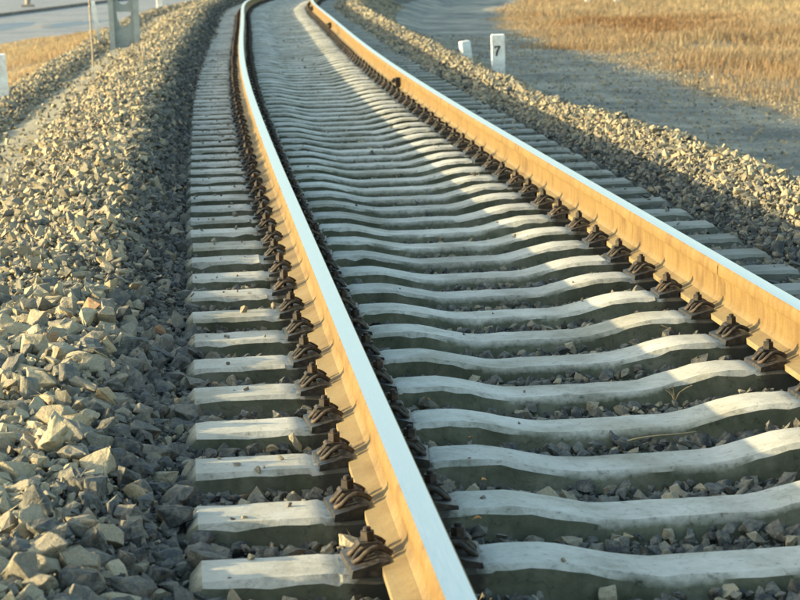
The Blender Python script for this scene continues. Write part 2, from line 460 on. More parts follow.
def paint_mat(name, c, dirt):
    m, t, b = nt(name)
    O = objco(t)
    n1 = noise(t, O, 9, 5, 0.6); n2 = noise(t, O, 60, 4, 0.7)
    k = ramp(t, n1, [(0.45, (0, 0, 0)), (0.8, (1, 1, 1))]).outputs[0]
    cc = mixc(t, k, c, dirt)
    cc = mixc(t, 1.0, cc, ramp(t, n2, [(0.25, (0.75, 0.75, 0.75)), (0.5, (1, 1, 1))]).outputs[0], 'MULTIPLY')
    t.links.new(cc, b.inputs['Base Color'])
    b.inputs['Roughness'].default_value = 0.75
    bump(t, b, n2, 0.3, 0.004)
    return m
def post_mat():
    m = paint_mat('white_post_paint', (0.74, 0.75, 0.73), (0.45, 0.42, 0.35))
    t = m.node_tree; b = t.nodes['Principled BSDF']; c0 = b.inputs['Base Color'].links[0].from_socket
    O = objco(t); sx = t.nodes.new('ShaderNodeSeparateXYZ'); t.links.new(O, sx.inputs[0])
    n = noise(t, O, 22, 5, 0.7)
    a = t.nodes.new('ShaderNodeMath'); a.operation = 'MULTIPLY_ADD'; a.inputs[1].default_value = 0.5; t.links.new(n, a.inputs[0]); t.links.new(sx.outputs[2], a.inputs[2])
    k = t.nodes.new('ShaderNodeMapRange'); k.inputs[1].default_value = 0.66; k.inputs[2].default_value = 0.42; k.inputs[3].default_value = 0.0; k.inputs[4].default_value = 0.8; t.links.new(a.outputs[0], k.inputs[0])
    c = mixc(t, k.outputs[0], c0, (0.30, 0.26, 0.18))
    ch = ramp(t, n, [(0.24, (1, 1, 1)), (0.30, (0, 0, 0))]).outputs[0]
    t.links.new(mixc(t, ch, c, (0.30, 0.29, 0.27)), b.inputs['Base Color'])
    return m
M_WHITE = post_mat()
M_OLDWHITE = paint_mat('white_stake_paint', (0.74, 0.75, 0.74), (0.48, 0.46, 0.40))
M_MAST = paint_mat('grey_mast_concrete', (0.30, 0.33, 0.32), (0.20, 0.22, 0.21))
M_BLACK = paint_mat('black_lettering', (0.02, 0.02, 0.02), (0.035, 0.035, 0.035))
M_WOOD = paint_mat('weathered_wood', (0.26, 0.23, 0.18), (0.14, 0.11, 0.08))
M_STRAW = paint_mat('dry_stem', (0.42, 0.31, 0.16), (0.30, 0.20, 0.09))
M_LEAF = paint_mat('dead_leaf', (0.50, 0.22, 0.05), (0.38, 0.20, 0.07))

def grass_mat():
    m, t, b = nt('dry_grass_blades')
    f = N(t, 'ShaderNodeAttribute', attribute_name='tint').outputs['Fac']
    c = ramp(t, f, [(0.0, (0.14, 0.070, 0.030)), (0.22, (0.24, 0.135, 0.060)), (0.45, (0.275, 0.195, 0.11)), (0.75, (0.35, 0.275, 0.165)), (1.0, (0.45, 0.36, 0.19))]).outputs[0]
    t.links.new(c, b.inputs['Base Color'])
    b.inputs['Roughness'].default_value = 0.8
    b.inputs['Specular IOR Level'].default_value = 0.2
    tr = t.nodes.new('ShaderNodeBsdfTranslucent'); t.links.new(c, tr.inputs[0])
    mx = t.nodes.new('ShaderNodeMixShader'); mx.inputs[0].default_value = 0.3
    out = t.nodes['Material Output']
    t.links.new(b.outputs[0], mx.inputs[1]); t.links.new(tr.outputs[0], mx.inputs[2]); t.links.new(mx.outputs[0], out.inputs[0])
    return m
M_GRASS = grass_mat()

# ------------------------------------------------------------------ the ground
def axis(lo, hi, fine_lo, fine_hi, step, grow=1.12):
    a = list(np.arange(fine_lo, fine_hi + step, step)); d = step
    x = a[-1]
    while x < hi: d *= grow; x += d; a.append(x)
    d = step; x = a[0]; pre = []
    while x > lo: d *= grow; x -= d; pre.append(x)
    return np.array(pre[::-1] + a)
def build_terrain():
    xs = axis(-2500, 2500, -11, 22, 0.22); ys = axis(-600, 4500, -2, 100, 0.5)
    gx, gy = np.meshgrid(xs, ys)
    s, u = untrack(gx, gy)
    near = (np.abs(u) < 14)
    z = bed_height(s, u)
    under = np.where(u < 0, 1 - sstep(3.0, 3.6, -u), 1 - sstep(2.2, 2.6, u))
    z = z - 0.13 * under          # the ballast bed lies over it there
    V = np.stack([gx, gy, z], -1).reshape(-1, 3)
    nx = len(xs); ny = len(ys)
    i = np.arange(ny - 1)[:, None] * nx + np.arange(nx - 1)[None]
    F = np.stack([i, i + 1, i + nx + 1, i + nx], -1).reshape(-1, 4)
    edge = 5.3 + 0.9 * fbm(s * 0.25, u * 0 + 3.3)
    zone = np.where(u > 0, sstep(edge - 1.0, edge + 0.6, u), sstep(3.7, 4.6, -u))
    me = mesh_from('ground', V, F, [M_TERR], True, tint=zone.ravel())
    obj('ground', me, kind='structure')
build_terrain()
def build_bed():
    ss = np.concatenate([np.arange(-4, 20, 0.07), np.arange(20, 75, 0.2)])
    us = np.arange(-3.55, 2.75, 0.07)
    gs, gu = np.meshgrid(ss, us, indexing='ij')
    x, y, _ = track(gs, gu)
    z = bed_height(gs, gu) - 0.035 + 0.012 * fbm(gs * 9, gu * 9)
    z = z - 0.12 * np.where(gu < 0, sstep(3.3, 3.5, -gu), sstep(2.5, 2.7, gu))
    nu = len(us)
    V = np.stack([x, y, z], -1).reshape(-1, 3)
    i = np.arange(len(ss) - 1)[:, None] * nu + np.arange(nu - 1)[None]
    F = np.stack([i, i + 1, i + nu + 1, i + nu], -1).reshape(-1, 4)[:, ::-1]
    dz = sstep(11, 30, gs) * (1 - sstep(1.2, 1.6, np.abs(gu))) + 0.9 * sstep(-2.35, -2.5, gu) * (1 - sstep(-2.85, -3.0, gu))
    z = z + 0.02 * dz
    V[:, 2] = z.ravel()
    obj('ballast_bed', mesh_from('ballast_bed', V, F, [M_BED], True, tint=dz.ravel()), kind='structure')
build_bed()

# the road beyond the grass on the left
def strip(name, pts_a, pts_b, z, mat, thick=0.0, kind='structure', nseg=24):
    V = []; F = []
    for k in range(nseg + 1):
        t = k / nseg
        a = np.array(pts_a[0]) * (1 - t) + np.array(pts_a[1]) * t
        b = np.array(pts_b[0]) * (1 - t) + np.array(pts_b[1]) * t
        V += [(a[0], a[1], z), (b[0], b[1], z), (a[0], a[1], z - thick), (b[0], b[1], z - thick)]
    for k in range(nseg):
        o = 4 * k
        F += [(o, o + 1, o + 5, o + 4)]
        if thick: F += [(o + 2, o, o + 4, o + 6), (o + 1, o + 3, o + 7, o + 5)]
    return obj(name, mesh_from(name, V, F, [mat]), kind=kind)
RD = np.array([0.205, 0.979]); RN = np.array([-0.979, 0.205])   # the road's direction and its left
def rp(a, n): 
    p = np.array([-5.46, 74.2]) + RD * a + RN * n
    return (p[0], p[1])
strip('road', (rp(-90, 0.0), rp(300, 0.0)), (rp(-90, 9.6), rp(300, 9.6)), -1.44, M_ROAD)
strip('kerb', (rp(-90, 9.6), rp(300, 9.6)), (rp(-90, 9.95), rp(300, 9.95)), -1.30, M_KERB, 0.25)
strip('road', (rp(-90, 9.95), rp(300, 9.95)), (rp(-90, 22), rp(300, 22)), -1.44, M_ROAD)
def road_patch(a, n, la, ln, seed):  # darker, bluer oval of asphalt laid on the road
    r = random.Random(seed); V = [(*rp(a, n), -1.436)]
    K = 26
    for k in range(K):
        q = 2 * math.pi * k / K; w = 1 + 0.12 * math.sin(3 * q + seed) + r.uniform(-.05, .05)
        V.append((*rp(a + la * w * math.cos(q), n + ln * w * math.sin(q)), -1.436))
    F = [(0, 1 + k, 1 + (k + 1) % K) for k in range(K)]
    return obj('dark_patch', mesh_from('dark_patch', V, F, [M_ROAD2]), kind='structure')
road_patch(11, 5.6, 6.5, 1.35, 1)
road_patch(13.8, 2.75, 4.0, 0.9, 4)

# ------------------------------------------------------------------ rails
GC = 0.753
def build_rail(side):
    prof = [(-0.078, -0.008), (-0.078, 0.013), (-0.050, 0.021), (-0.022, 0.034), (-0.011, 0.050), (-0.0085, 0.075), (-0.0085, 0.115), (-0.013, 0.134),
            (-0.034, 0.144), (-0.0365, 0.150), (-0.0350, 0.176), (-0.0330, 0.184), (-0.0285, 0.1895), (-0.012, 0.191)]
    prof = prof + [(-x, z) for x, z in prof[::-1]]
    ss = np.concatenate([np.arange(-3, 60, 0.2), np.arange(60, 82, 0.5)])
    P = np.array(prof); k = len(P)
    V = np.empty((len(ss), k, 3))
    for i in range(k):
        wig = 0.0012 * vnoise(ss * 0.6 + side * 9, ss * 0 + 2.0)
        x, y, _ = track(ss, side * GC + P[i, 0] + wig)
        V[:, i] = np.stack([x, y, np.full_like(x, P[i, 1])], -1)
    V = V.reshape(-1, 3)
    F = []; M = []
    for a in range(len(ss) - 1):
        for i in range(k):
            j = (i + 1) % k
            F.append((a * k + i, a * k + j, (a + 1) * k + j, (a + 1) * k + i))
            M.append(1 if (12 <= i <= 14) else 0)
    F.append(tuple(range(k))); M.append(0); F.append(tuple(range(len(V) - 1, len(V) - 1 - k, -1))); M.append(0)
    me = mesh_from('rail', V, F, [M_RUST, M_SHINE], True, 28, midx=M)
    bm = bmesh.new(); bm.from_mesh(me); bmesh.ops.recalc_face_normals(bm, faces=bm.faces); bm.to_mesh(me); bm.free()
    me.set_sharp_from_angle(angle=rad(28))
    return obj('rail', me)
rail_l = build_rail(-1)
rail_l['label'] = 'left rail, its foot and web facing the stone heap, polished pale blue on top'; rail_l['category'] = 'rail'; rail_l['group'] = 'rails of the curved track'
rail_r = build_rail(1)
rail_r['label'] = 'right rail with a tall sunlit orange web, carrying three black clamps'; rail_r['category'] = 'rail'; rail_r['group'] = 'rails of the curved track'
def place(o, s, u, z=0.0, rot=0.0):
    x, y, t = track(s, u)
    o.location = (float(x), float(y), z); o.rotation_euler = (0, 0, -float(t) + rot)
# welds: thin collars of metal round the rail
def weld(parent, s, side):
    mb = MB()
    o_ = [(-0.0395, 0.142), (-0.0395, 0.180), (-0.0320, 0.1885), (-0.0368, 0.180), (-0.0368, 0.146)]
    mb.box(-0.0370, -0.0350, -0.004, 0.004, 0.148, 0.182, 0, 0.001)
    mb.box(-0.0092, -0.0080, -0.004, 0.004, 0.052, 0.134, 0, 0.001)
    mb.box(-0.0785, -0.0600, -0.008, 0.008, 0.004, 0.0185, 0)
    o = obj('weld_seam', mb.mesh('weld_seam', [M_RUST]), parent); place(o, s, side * GC)
weld(rail_r, 7.72, 1); weld(rail_r, 12.6, 1)
# black clamps on the inner side of the right rail
def rail_clamp(s):
    mb = MB()
    mb.box(-0.060, -0.016, -0.030, 0.030, 0.030, 0.128, 0, 0.006)
    mb.prism_y([(-0.105, 0.0), (-0.09, 0.028), (-0.055, 0.05), (-0.03, 0.05), (-0.03, 0.02), (-0.08, 0.0)], -0.022, 0.022)
    o = obj('rail_clamp', mb.mesh('rail_clamp', [M_CHAIR]), rail_r); place(o, s, GC)
    mb = MB()
    mb.tube([(-0.03, 0.06, 0.05), (-0.045, 0.11, 0.066), (-0.052, 0.17, 0.078), (-0.045, 0.21, 0.082)], 0.015, 8)
    mb.box(-0.070, -0.025, 0.19, 0.235, 0.058, 0.108, 0, 0.006)
    a = obj('clamp_arm', mb.mesh('clamp_arm', [M_CHAIR], True), o)
    mb = MB(); mb.tube([(-0.10, 0, 0.095), (-0.055, 0, 0.095)], 0.013, 6)
    a = obj('clamp_bolt', mb.mesh('clamp_bolt', [M_BOLT]), o)
for s in (20.55, 36.0, 46.1): rail_clamp(s)

# ------------------------------------------------------------------ sleepers with their fastenings
def sleeper_mesh(seed):
    r = np.random.default_rng(seed)
    us = [-1.285, -1.270, -1.243, -1.20] + list(np.arange(-1.15, -0.96, 0.06)) + [-0.935, -0.925, -0.85, -0.75, -0.66, -0.585, -0.575] + \
         list(np.arange(-0.54, 0.55, 0.045)) + [0.575, 0.585, 0.66, 0.75, 0.85, 0.925, 0.935] + list(np.arange(0.98, 1.24, 0.06)) + [1.26, 1.302, 1.330, 1.345]
    us = np.array(us)
    def topz(u):
        a = abs(u)
        if 0.58 < a < 0.93: return -0.004
        t = min(max((a - 0.19) / 0.27, 0), 1)
        t = t * t * (3 - 2 * t) * 0.55 + t * 0.45
        return -0.052 * (1 - t)
    V = []
    for q, u in enumerate(us):
        z = topz(u); w = 0.0975
        endk = 0
        if u <= -1.285 or u >= 1.345: z = -0.075; endk = 0.016
        elif u <= -1.27 or u >= 1.33: z = -0.028; endk = 0.008
        w -= endk
        j = r.normal(0, 0.0013, 8)
        c = 0.011 + abs(r.normal(0, 0.003)) + (r.uniform(0.003, 0.009) if r.random() < 0.10 else 0)
        V += [(u, -w - 0.048, -0.22), (u, -w - 0.016 + j[6], -0.09), (u, -w - 0.004 + j[0], z - c + j[1]), (u, -w + c * 0.9 + j[2], z + j[3] * 0.6), (u, 0, z + j[7] * 0.5),
              (u, w - c * 0.9 + j[4], z + j[3] * 0.6), (u, w + 0.004 + j[5], z - c), (u, w + 0.016, -0.09), (u, w + 0.048, -0.22)]
    k = 9; F = []
    for a in range(len(us) - 1):
        for i in range(k):
            F.append((a * k + i, a * k + (i + 1) % k, (a + 1) * k + (i + 1) % k, (a + 1) * k + i))
    F.append(tuple(range(k))); n = len(us) * k; F.append(tuple(range(n - 1, n - 1 - k, -1)))
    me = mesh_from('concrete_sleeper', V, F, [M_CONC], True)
    bm = bmesh.new(); bm.from_mesh(me); bmesh.ops.recalc_face_normals(bm, faces=bm.faces); bm.to_mesh(me); bm.free()
    me.set_sharp_from_angle(angle=rad(30))
    return me
SLEEPERS = [sleeper_mesh(i) for i in range(14)]

# fastening in local coordinates: +x points away from the rail, x = 0 at the edge of the rail's foot
def clip_mesh():
    mb = MB()
    half = [(-0.024, 0.052, 0.030), (-0.010, 0.052, 0.040), (0.016, 0.053, 0.049), (0.042, 0.054, 0.042), (0.066, 0.050, 0.022), (0.080, 0.040, 0.012),
            (0.080, 0.028, 0.014), (0.064, 0.021, 0.030), (0.044, 0.019, 0.044), (0.022, 0.019, 0.046), (0.004, 0.014, 0.042), (-0.004, 0.0, 0.040)]
    path = half + [(x, -y, z) for x, y, z in half[-2::-1]]
    mb.tube(smooth_path(path, 3), 0.0080, 8)
    return mb.mesh('rail_fastening', [M_CLIP], True, 60)
def bolt_mesh():
    mb = MB()
    mb.cyl(0.034, 0, -0.018, 0.088, 0.0115, 0.0110, 10)
    mb.cyl(0.034, 0, 0.057, 0.080, 0.0215, 0.0205, 6, rot=0.3)
    mb.cyl(0.034, 0, 0.088, 0.091, 0.0110, 0.007, 10)
    return mb.mesh('bolt', [M_BOLT])
def washer_mesh():
    mb = MB()
    mb.prism_y([(0.004, 0.050), (0.010, 0.055), (0.060, 0.055), (0.068, 0.048), (0.060, 0.049), (0.012, 0.049)], -0.026, 0.026)
    return mb.mesh('washer_plate', [M_CLIP])
def block_mesh():
    mb = MB()
    mb.prism_y([(0.001, -0.012), (0.001, 0.015), (-0.010, 0.024), (0.018, 0.024), (0.050, 0.016), (0.096, 0.007), (0.100, -0.012)], -0.086, 0.086)
    return mb.mesh('gauge_block', [M_BLOCK])
ME_CLIP, ME_BOLT, ME_WASH, ME_BLOCK = clip_mesh(), bolt_mesh(), washer_mesh(), block_mesh()
def far_mesh():
    mb = MB()
    for sg in (-1, 1):
        mb.tube([(-0.024, 0.052 * sg, 0.030), (0.016, 0.053 * sg, 0.049), (0.066, 0.050 * sg, 0.022), (0.080, 0.034 * sg, 0.013), (0.044, 0.019 * sg, 0.044), (0.0, 0.012 * sg, 0.040)], 0.0095, 5, 0)
    mb.cyl(0.034, 0, 0.03, 0.088, 0.0115, None, 6, 1); mb.cyl(0.034, 0, 0.054, 0.080, 0.0215, None, 6, 1)
    mb.prism_y([(0.001, -0.012), (0.001, 0.015), (-0.010, 0.024), (0.018, 0.024), (0.050, 0.016), (0.096, 0.007), (0.100, -0.012)], -0.086, 0.086, 2)
    return mb.mesh('rail_fastening_far', [M_CLIP, M_BOLT, M_BLOCK])
ME_FAR = far_mesh()
for me_ in (ME_CLIP, ME_WASH, ME_BLOCK, ME_FAR):      # the fastening sits close to the foot of the rail
    for v in me_.vertices:
        v.co.x = v.co.x * 0.82; v.co.z = v.co.z * 0.92 if v.co.z > 0 else v.co.z; v.co.y *= 1.04 if abs(v.co.y) > 0.08 else 0.90
for v in ME_BOLT.vertices: v.co.x = 0.028 + (v.co.x - 0.034) * 0.85; v.co.y *= 0.85; v.co.z = min(v.co.z, 0.2) * 0.93

ORD = ['', 'first', 'second', 'third', 'fourth', 'fifth', 'sixth', 'seventh', 'eighth', 'ninth', 'tenth', 'eleventh', 'twelfth', 'thirteenth', 'fourteenth',
       'fifteenth', 'sixteenth', 'seventeenth', 'eighteenth', 'nineteenth']
TENS = {20: ('twentieth', 'twenty'), 30: ('thirtieth', 'thirty'), 40: ('fortieth', 'forty')}
def ordinal(n):
    if n < 20: return ORD[n]
    t = n // 10 * 10
    return TENS[t][0] if n == t else TENS[t][1] + '-' + ORD[n - t]
S0, SP = 4.74621, 0.49999
rs = random.Random(5)
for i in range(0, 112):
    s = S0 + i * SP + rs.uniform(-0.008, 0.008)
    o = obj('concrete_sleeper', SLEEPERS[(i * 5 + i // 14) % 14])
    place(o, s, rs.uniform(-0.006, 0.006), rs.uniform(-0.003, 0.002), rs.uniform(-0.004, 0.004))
    if i == 0: lab = 'nearest pale concrete sleeper, crossing the bottom edge of the photo'
    elif i < 45: lab = 'pale dished concrete sleeper, %s counted up from the bottom of the photo' % ordinal(i + 1)
    else: lab = 'dusty concrete sleeper in the far, blurred top stretch of the track'
    o['label'] = lab; o['category'] = 'sleeper'; o['group'] = 'concrete sleepers under the track' if i < 45 else 'concrete sleepers in the far stretch of track'
    far = s > 17
    for uu, d in ((-GC - 0.078, -1), (-GC + 0.078, 1), (GC - 0.078, -1), (GC + 0.078, 1)):
        f = obj('rail_fastening', ME_FAR if far else ME_CLIP, o)
        f.location = (uu, rs.uniform(-0.006, 0.006), 0)
        f.rotation_euler = (0, 0, (math.pi if d < 0 else 0) + rs.uniform(-0.10, 0.10))
        if not far:
            q = obj('bolt', ME_BOLT, f); q.location = (rs.uniform(-0.002, 0.002), 0, rs.uniform(-0.006, 0.004)); q.rotation_euler = (rs.uniform(-.05, .05), rs.uniform(-.05, .05), 0)
            obj('washer_plate', ME_WASH, f); obj('gauge_block', ME_BLOCK, f)

# ------------------------------------------------------------------ stones
def rock(level, seed):
    """crushed stone: the hull of random points, edges a little worn on the large ones"""
    r = np.random.default_rng(seed)
    n = {1: 10, 2: 13, 3: 14}[level]
    P = r.normal(size=(n, 3)); P /= np.linalg.norm(P, axis=1)[:, None]
    P *= r.uniform(0.75, 1.15, (n, 1))
    P *= np.array([1.12, r.uniform(0.68, 0.92), r.uniform(0.50, 0.80)])
    bm = bmesh.new()
    for p in P: bm.verts.new(p)
    h = bmesh.ops.convex_hull(bm, input=bm.verts)
    junk = [g for g in set(h['geom_interior']) | set(h['geom_unused']) if isinstance(g, bmesh.types.BMVert)]
    if junk: bmesh.ops.delete(bm, geom=junk, context='VERTS')
    if level == 3:
        bmesh.ops.triangulate(bm, faces=bm.faces)
        bmesh.ops.subdivide_edges(bm, edges=bm.edges, cuts=1, use_grid_fill=True)
        bmesh.ops.triangulate(bm, faces=bm.faces)
        for v in bm.verts: v.co += Vector(r.normal(0, 0.035, 3))
        bmesh.ops.bevel(bm, geom=list(bm.edges), offset=0.03, segments=1, affect='EDGES')
        for v in bm.verts: v.co += Vector(r.normal(0, 0.006, 3))
    bmesh.ops.triangulate(bm, faces=bm.faces)
    if level == 2:
        bmesh.ops.subdivide_edges(bm, edges=bm.edges, cuts=1, use_grid_fill=True)
        bmesh.ops.triangulate(bm, faces=bm.faces)
        for v in bm.verts: v.co += Vector(r.normal(0, 0.030, 3))
    bm.verts.index_update()
    V = np.array([v.co[:] for v in bm.verts]); F = np.array([[v.index for v in f.verts] for f in bm.faces]); bm.free()
    V = V - V.mean(0)
    return V * 1.08, F
ROCKS = {1: [rock(1, 100 + i) for i in range(24)], 2: [rock(2, 200 + i) for i in range(30)], 3: [rock(3, 300 + i) for i in range(30)]}

def rotmats(n, tilt=0.6):
    a = RNG.uniform(0, 2 * np.pi, n); b = RNG.normal(0, tilt, n); c = RNG.normal(0, tilt, n); 
    e = np.stack([b, c, a], 1)
    cx, sx, cy, sy, cz, sz = np.cos(b), np.sin(b), np.cos(c), np.sin(c), np.cos(a), np.sin(a)
    R = np.empty((n, 3, 3))
    R[:, 0, 0] = cy * cz; R[:, 0, 1] = sx * sy * cz - cx * sz; R[:, 0, 2] = cx * sy * cz + sx * sz
    R[:, 1, 0] = cy * sz; R[:, 1, 1] = sx * sy * sz + cx * cz; R[:, 1, 2] = cx * sy * sz - sx * cz
    R[:, 2, 0] = -sy; R[:, 2, 1] = sx * cy; R[:, 2, 2] = cx * cy
    return R, e
def scatter_mesh(P, rad_, tint, sub, R):
    VV = []; FF = []; TT = []; off = 0
    which = RNG.integers(0, len(ROCKS[sub]), len(P))
    for k, (V, F) in enumerate(ROCKS[sub]):
        idx = np.where(which == k)[0]
        if not len(idx): continue
        W = np.einsum('nij,vj->nvi', R[idx], V) * rad_[idx, None, None] + P[idx, None, :]
        VV.append(W.reshape(-1, 3))
        FF.append((F[None] + (np.arange(len(idx)) * len(V))[:, None, None]).reshape(-1, 3) + off)
        TT.append(np.repeat(tint[idx], len(V)))
        off += len(idx) * len(V)
    return np.concatenate(VV), np.concatenate(FF), np.concatenate(TT)

def on_sleeper(s, u, grow=0.0):
    ph = (s - S0) / SP
    d = np.abs(ph - np.round(ph)) * SP
    return (d < 0.115 + grow) & (u > -1.30 - grow) & (u < 1.36 + grow) & (s > S0 - 1.2)
def on_rail(u): return np.abs(np.abs(u) - GC) < 0.10
def candidates(s0, s1, u0, u1, d):
    ns = int((s1 - s0) / d) + 1; nu = int((u1 - u0) / d) + 1
    gs, gu = np.meshgrid(s0 + np.arange(ns) * d, u0 + np.arange(nu) * d, indexing='ij')
    gs = gs.ravel() + RNG.uniform(-.5, .5, gs.size) * d; gu = gu.ravel() + RNG.uniform(-.5, .5, gu.size) * d
    x, y, _ = track(gs, gu); z = bed_height(gs, gu)
    P = np.stack([x, y, z], 1)
    k = in_view(P)
    return gs[k], gu[k], P[k]
pool = []     # (P, radius, tint, s, u) of the main stones
def layer(s0, s1, u0, u1, d, rlo, rhi, sink, keep=1.0, avoid=True, small=False):
    s, u, P = candidates(s0, s1, u0, u1, d)
    k = RNG.random(len(s)) < keep
    k &= ~on_rail(u)
    if avoid: k &= ~(on_sleeper(s, u, 0.0) & ~((np.abs(u + 1.29) < 0.06) & (RNG.random(len(s)) < 0.3)))
    path = (u < -2.42) & (u > -2.86)
    k &= ~(path & (RNG.random(len(s)) < 0.9))
    s, u, P = s[k], u[k], P[k]
    n = len(s)
    r = rlo + (rhi - rlo) * RNG.random(n) ** 2.2
    inner = np.abs(u) < 1.2
    r = np.where(inner, np.minimum(r * 0.92, 0.038), r)
    P[:, 2] += r * RNG.uniform(-0.60, 0.50, n) - sink
    # tint: tan and dusty on the left heap and the right shoulder, their shaded bands painted darker, blue grey between and below the sleepers
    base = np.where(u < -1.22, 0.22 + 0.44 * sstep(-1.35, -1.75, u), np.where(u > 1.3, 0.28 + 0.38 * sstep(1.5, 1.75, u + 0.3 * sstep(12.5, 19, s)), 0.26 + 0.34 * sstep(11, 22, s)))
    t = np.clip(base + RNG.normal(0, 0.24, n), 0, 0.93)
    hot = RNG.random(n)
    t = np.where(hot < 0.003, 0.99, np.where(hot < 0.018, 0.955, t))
    return P, r, t, s, u
def cat(L): return [np.concatenate([l[i] for l in L]) for i in range(5)]
# near main stones
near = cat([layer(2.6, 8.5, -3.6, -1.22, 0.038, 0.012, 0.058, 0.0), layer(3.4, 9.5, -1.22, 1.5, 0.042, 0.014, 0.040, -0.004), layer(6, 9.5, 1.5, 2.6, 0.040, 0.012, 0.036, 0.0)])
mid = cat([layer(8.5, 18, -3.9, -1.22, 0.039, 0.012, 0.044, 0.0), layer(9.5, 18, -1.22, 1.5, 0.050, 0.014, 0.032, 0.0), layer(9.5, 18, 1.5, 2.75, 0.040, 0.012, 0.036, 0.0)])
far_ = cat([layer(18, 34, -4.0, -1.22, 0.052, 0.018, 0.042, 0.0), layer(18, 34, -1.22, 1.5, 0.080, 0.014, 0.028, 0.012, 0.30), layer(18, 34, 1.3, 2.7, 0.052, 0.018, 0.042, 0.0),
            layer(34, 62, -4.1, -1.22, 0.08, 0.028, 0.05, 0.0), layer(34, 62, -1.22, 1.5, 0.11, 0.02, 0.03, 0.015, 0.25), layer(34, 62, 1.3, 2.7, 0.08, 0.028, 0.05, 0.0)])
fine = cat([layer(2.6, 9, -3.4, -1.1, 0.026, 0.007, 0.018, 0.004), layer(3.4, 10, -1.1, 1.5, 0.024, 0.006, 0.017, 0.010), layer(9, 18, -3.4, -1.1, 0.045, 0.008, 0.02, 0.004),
            layer(9.5, 18, -1.1, 1.5, 0.040, 0.008, 0.018, 0.006), layer(6, 18, 1.5, 2.6, 0.040, 0.008, 0.020, 0.0)])
slope = cat([layer(10, 46, 2.3, 6.2, 0.075, 0.008, 0.034, 0.002, 0.8), layer(16, 40, -5.0, -4.0, 0.16, 0.014, 0.04, 0.004, 0.7)])
def litter():
    """grit and small stones lying on the sleepers' tops, mostly near their ends"""
    s, u, P = candidates(4, 30, -1.26, 1.3, 0.035)
    ph = (s - S0) / SP; d = np.abs(ph - np.round(ph)) * SP
    a = np.abs(u)
    want = np.where(a > 1.0, 0.09, np.where(a > 0.9, 0.03, 0.006)) * np.where(s > 12, 1.6, 1)
    k = (d < 0.085) & (RNG.random(len(s)) < want) & ((a < 0.52) | (a > 0.95))
    s, u, P = s[k], u[k], P[k]; n = len(s)
    t = np.clip((np.abs(u) - 0.19) / 0.27, 0, 1); t = t * t * (3 - 2 * t) * 0.55 + t * 0.45
    r = RNG.uniform(0.004, 0.013, n) * np.where(RNG.random(n) < 0.12, 1.7, 1)
    P[:, 2] = -0.052 * (1 - t) + r * 0.45
    return P, r, np.clip(RNG.normal(0.45, 0.22, n), 0, 0.96), s, u
fine = cat([fine, litter()])
# the 290 near stones that show largest are objects of their own
px, py, w = project(near[0])
vis = (px > -5) & (px < 805) & (py > -5) & (py < 608)
score = np.where(vis, near[1] / w, 0)
order = np.argsort(-score)
NBIG = 285
big = order[:NBIG]; rest = order[NBIG:]
ROCK_ME = [mesh_from('ballast_stone', V, F, [M_STONE_OWN]) for V, F in ROCKS[3]]
def stone_label(u, x, y):
    if u > -1.22:
        if u < -0.7: return 'broken stone in a gap between near sleepers, left of the left rail', 'stones in the near gaps outside the left rail'
        return 'broken blue-grey stone in a shaded gap between near sleepers, inside the rails', 'stones in the near gaps inside the rails'
    row = ['in the bottom strip of the photo', 'just above the bottom strip of the photo', 'in the lower middle of the photo'][0 if y > 530 else 1 if y > 460 else 2]
    colm = ['left edge', 'middle of the heap', 'beside sleeper ends'][0 if x < 55 else 1 if x < 115 else 2]
    return 'angular heap stone, %s, %s' % (colm, row), 'heap stones, %s, %s' % (colm, row)
Rm, Eu = rotmats(len(big), 0.5)
for k, i in enumerate(big):
    o = obj('ballast_stone', ROCK_ME[k % len(ROCK_ME)])
    o.location = near[0][i]; o.rotation_euler = Euler(Eu[k]); r = float(near[1][i]) * 1.05; o.scale = (r, r, r)
    o.color = (float(near[2][i]), 0, 0, 1)
    o['label'], o['group'] = stone_label(near[4][i], px[i], py[i])
    o['category'] = 'stone'
def stuff(name, L, sub, idx=None, tilt=0.6, **kw):
    P, r, t = L[0], L[1], L[2]
    if idx is not None: P, r, t = P[idx], r[idx], t[idx]
    R, _ = rotmats(len(P), tilt)
    V, F, T = scatter_mesh(P, r, t, sub, R)
    return obj(name, mesh_from(name, V, F, [M_STONE], tint=T), kind='stuff', **kw)
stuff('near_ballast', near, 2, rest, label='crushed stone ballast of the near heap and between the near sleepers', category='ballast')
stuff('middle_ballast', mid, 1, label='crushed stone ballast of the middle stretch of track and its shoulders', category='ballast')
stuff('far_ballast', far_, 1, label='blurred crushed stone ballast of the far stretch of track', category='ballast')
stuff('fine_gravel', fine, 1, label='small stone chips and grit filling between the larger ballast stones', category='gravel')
stuff('slope_gravel', slope, 1, label='scattered gravel on the shaded low ground beside the embankment', category='gravel')
print('stones near %d mid %d far %d fine %d slope %d' % tuple(len(a[0]) for a in (near, mid, far_, fine, slope)))

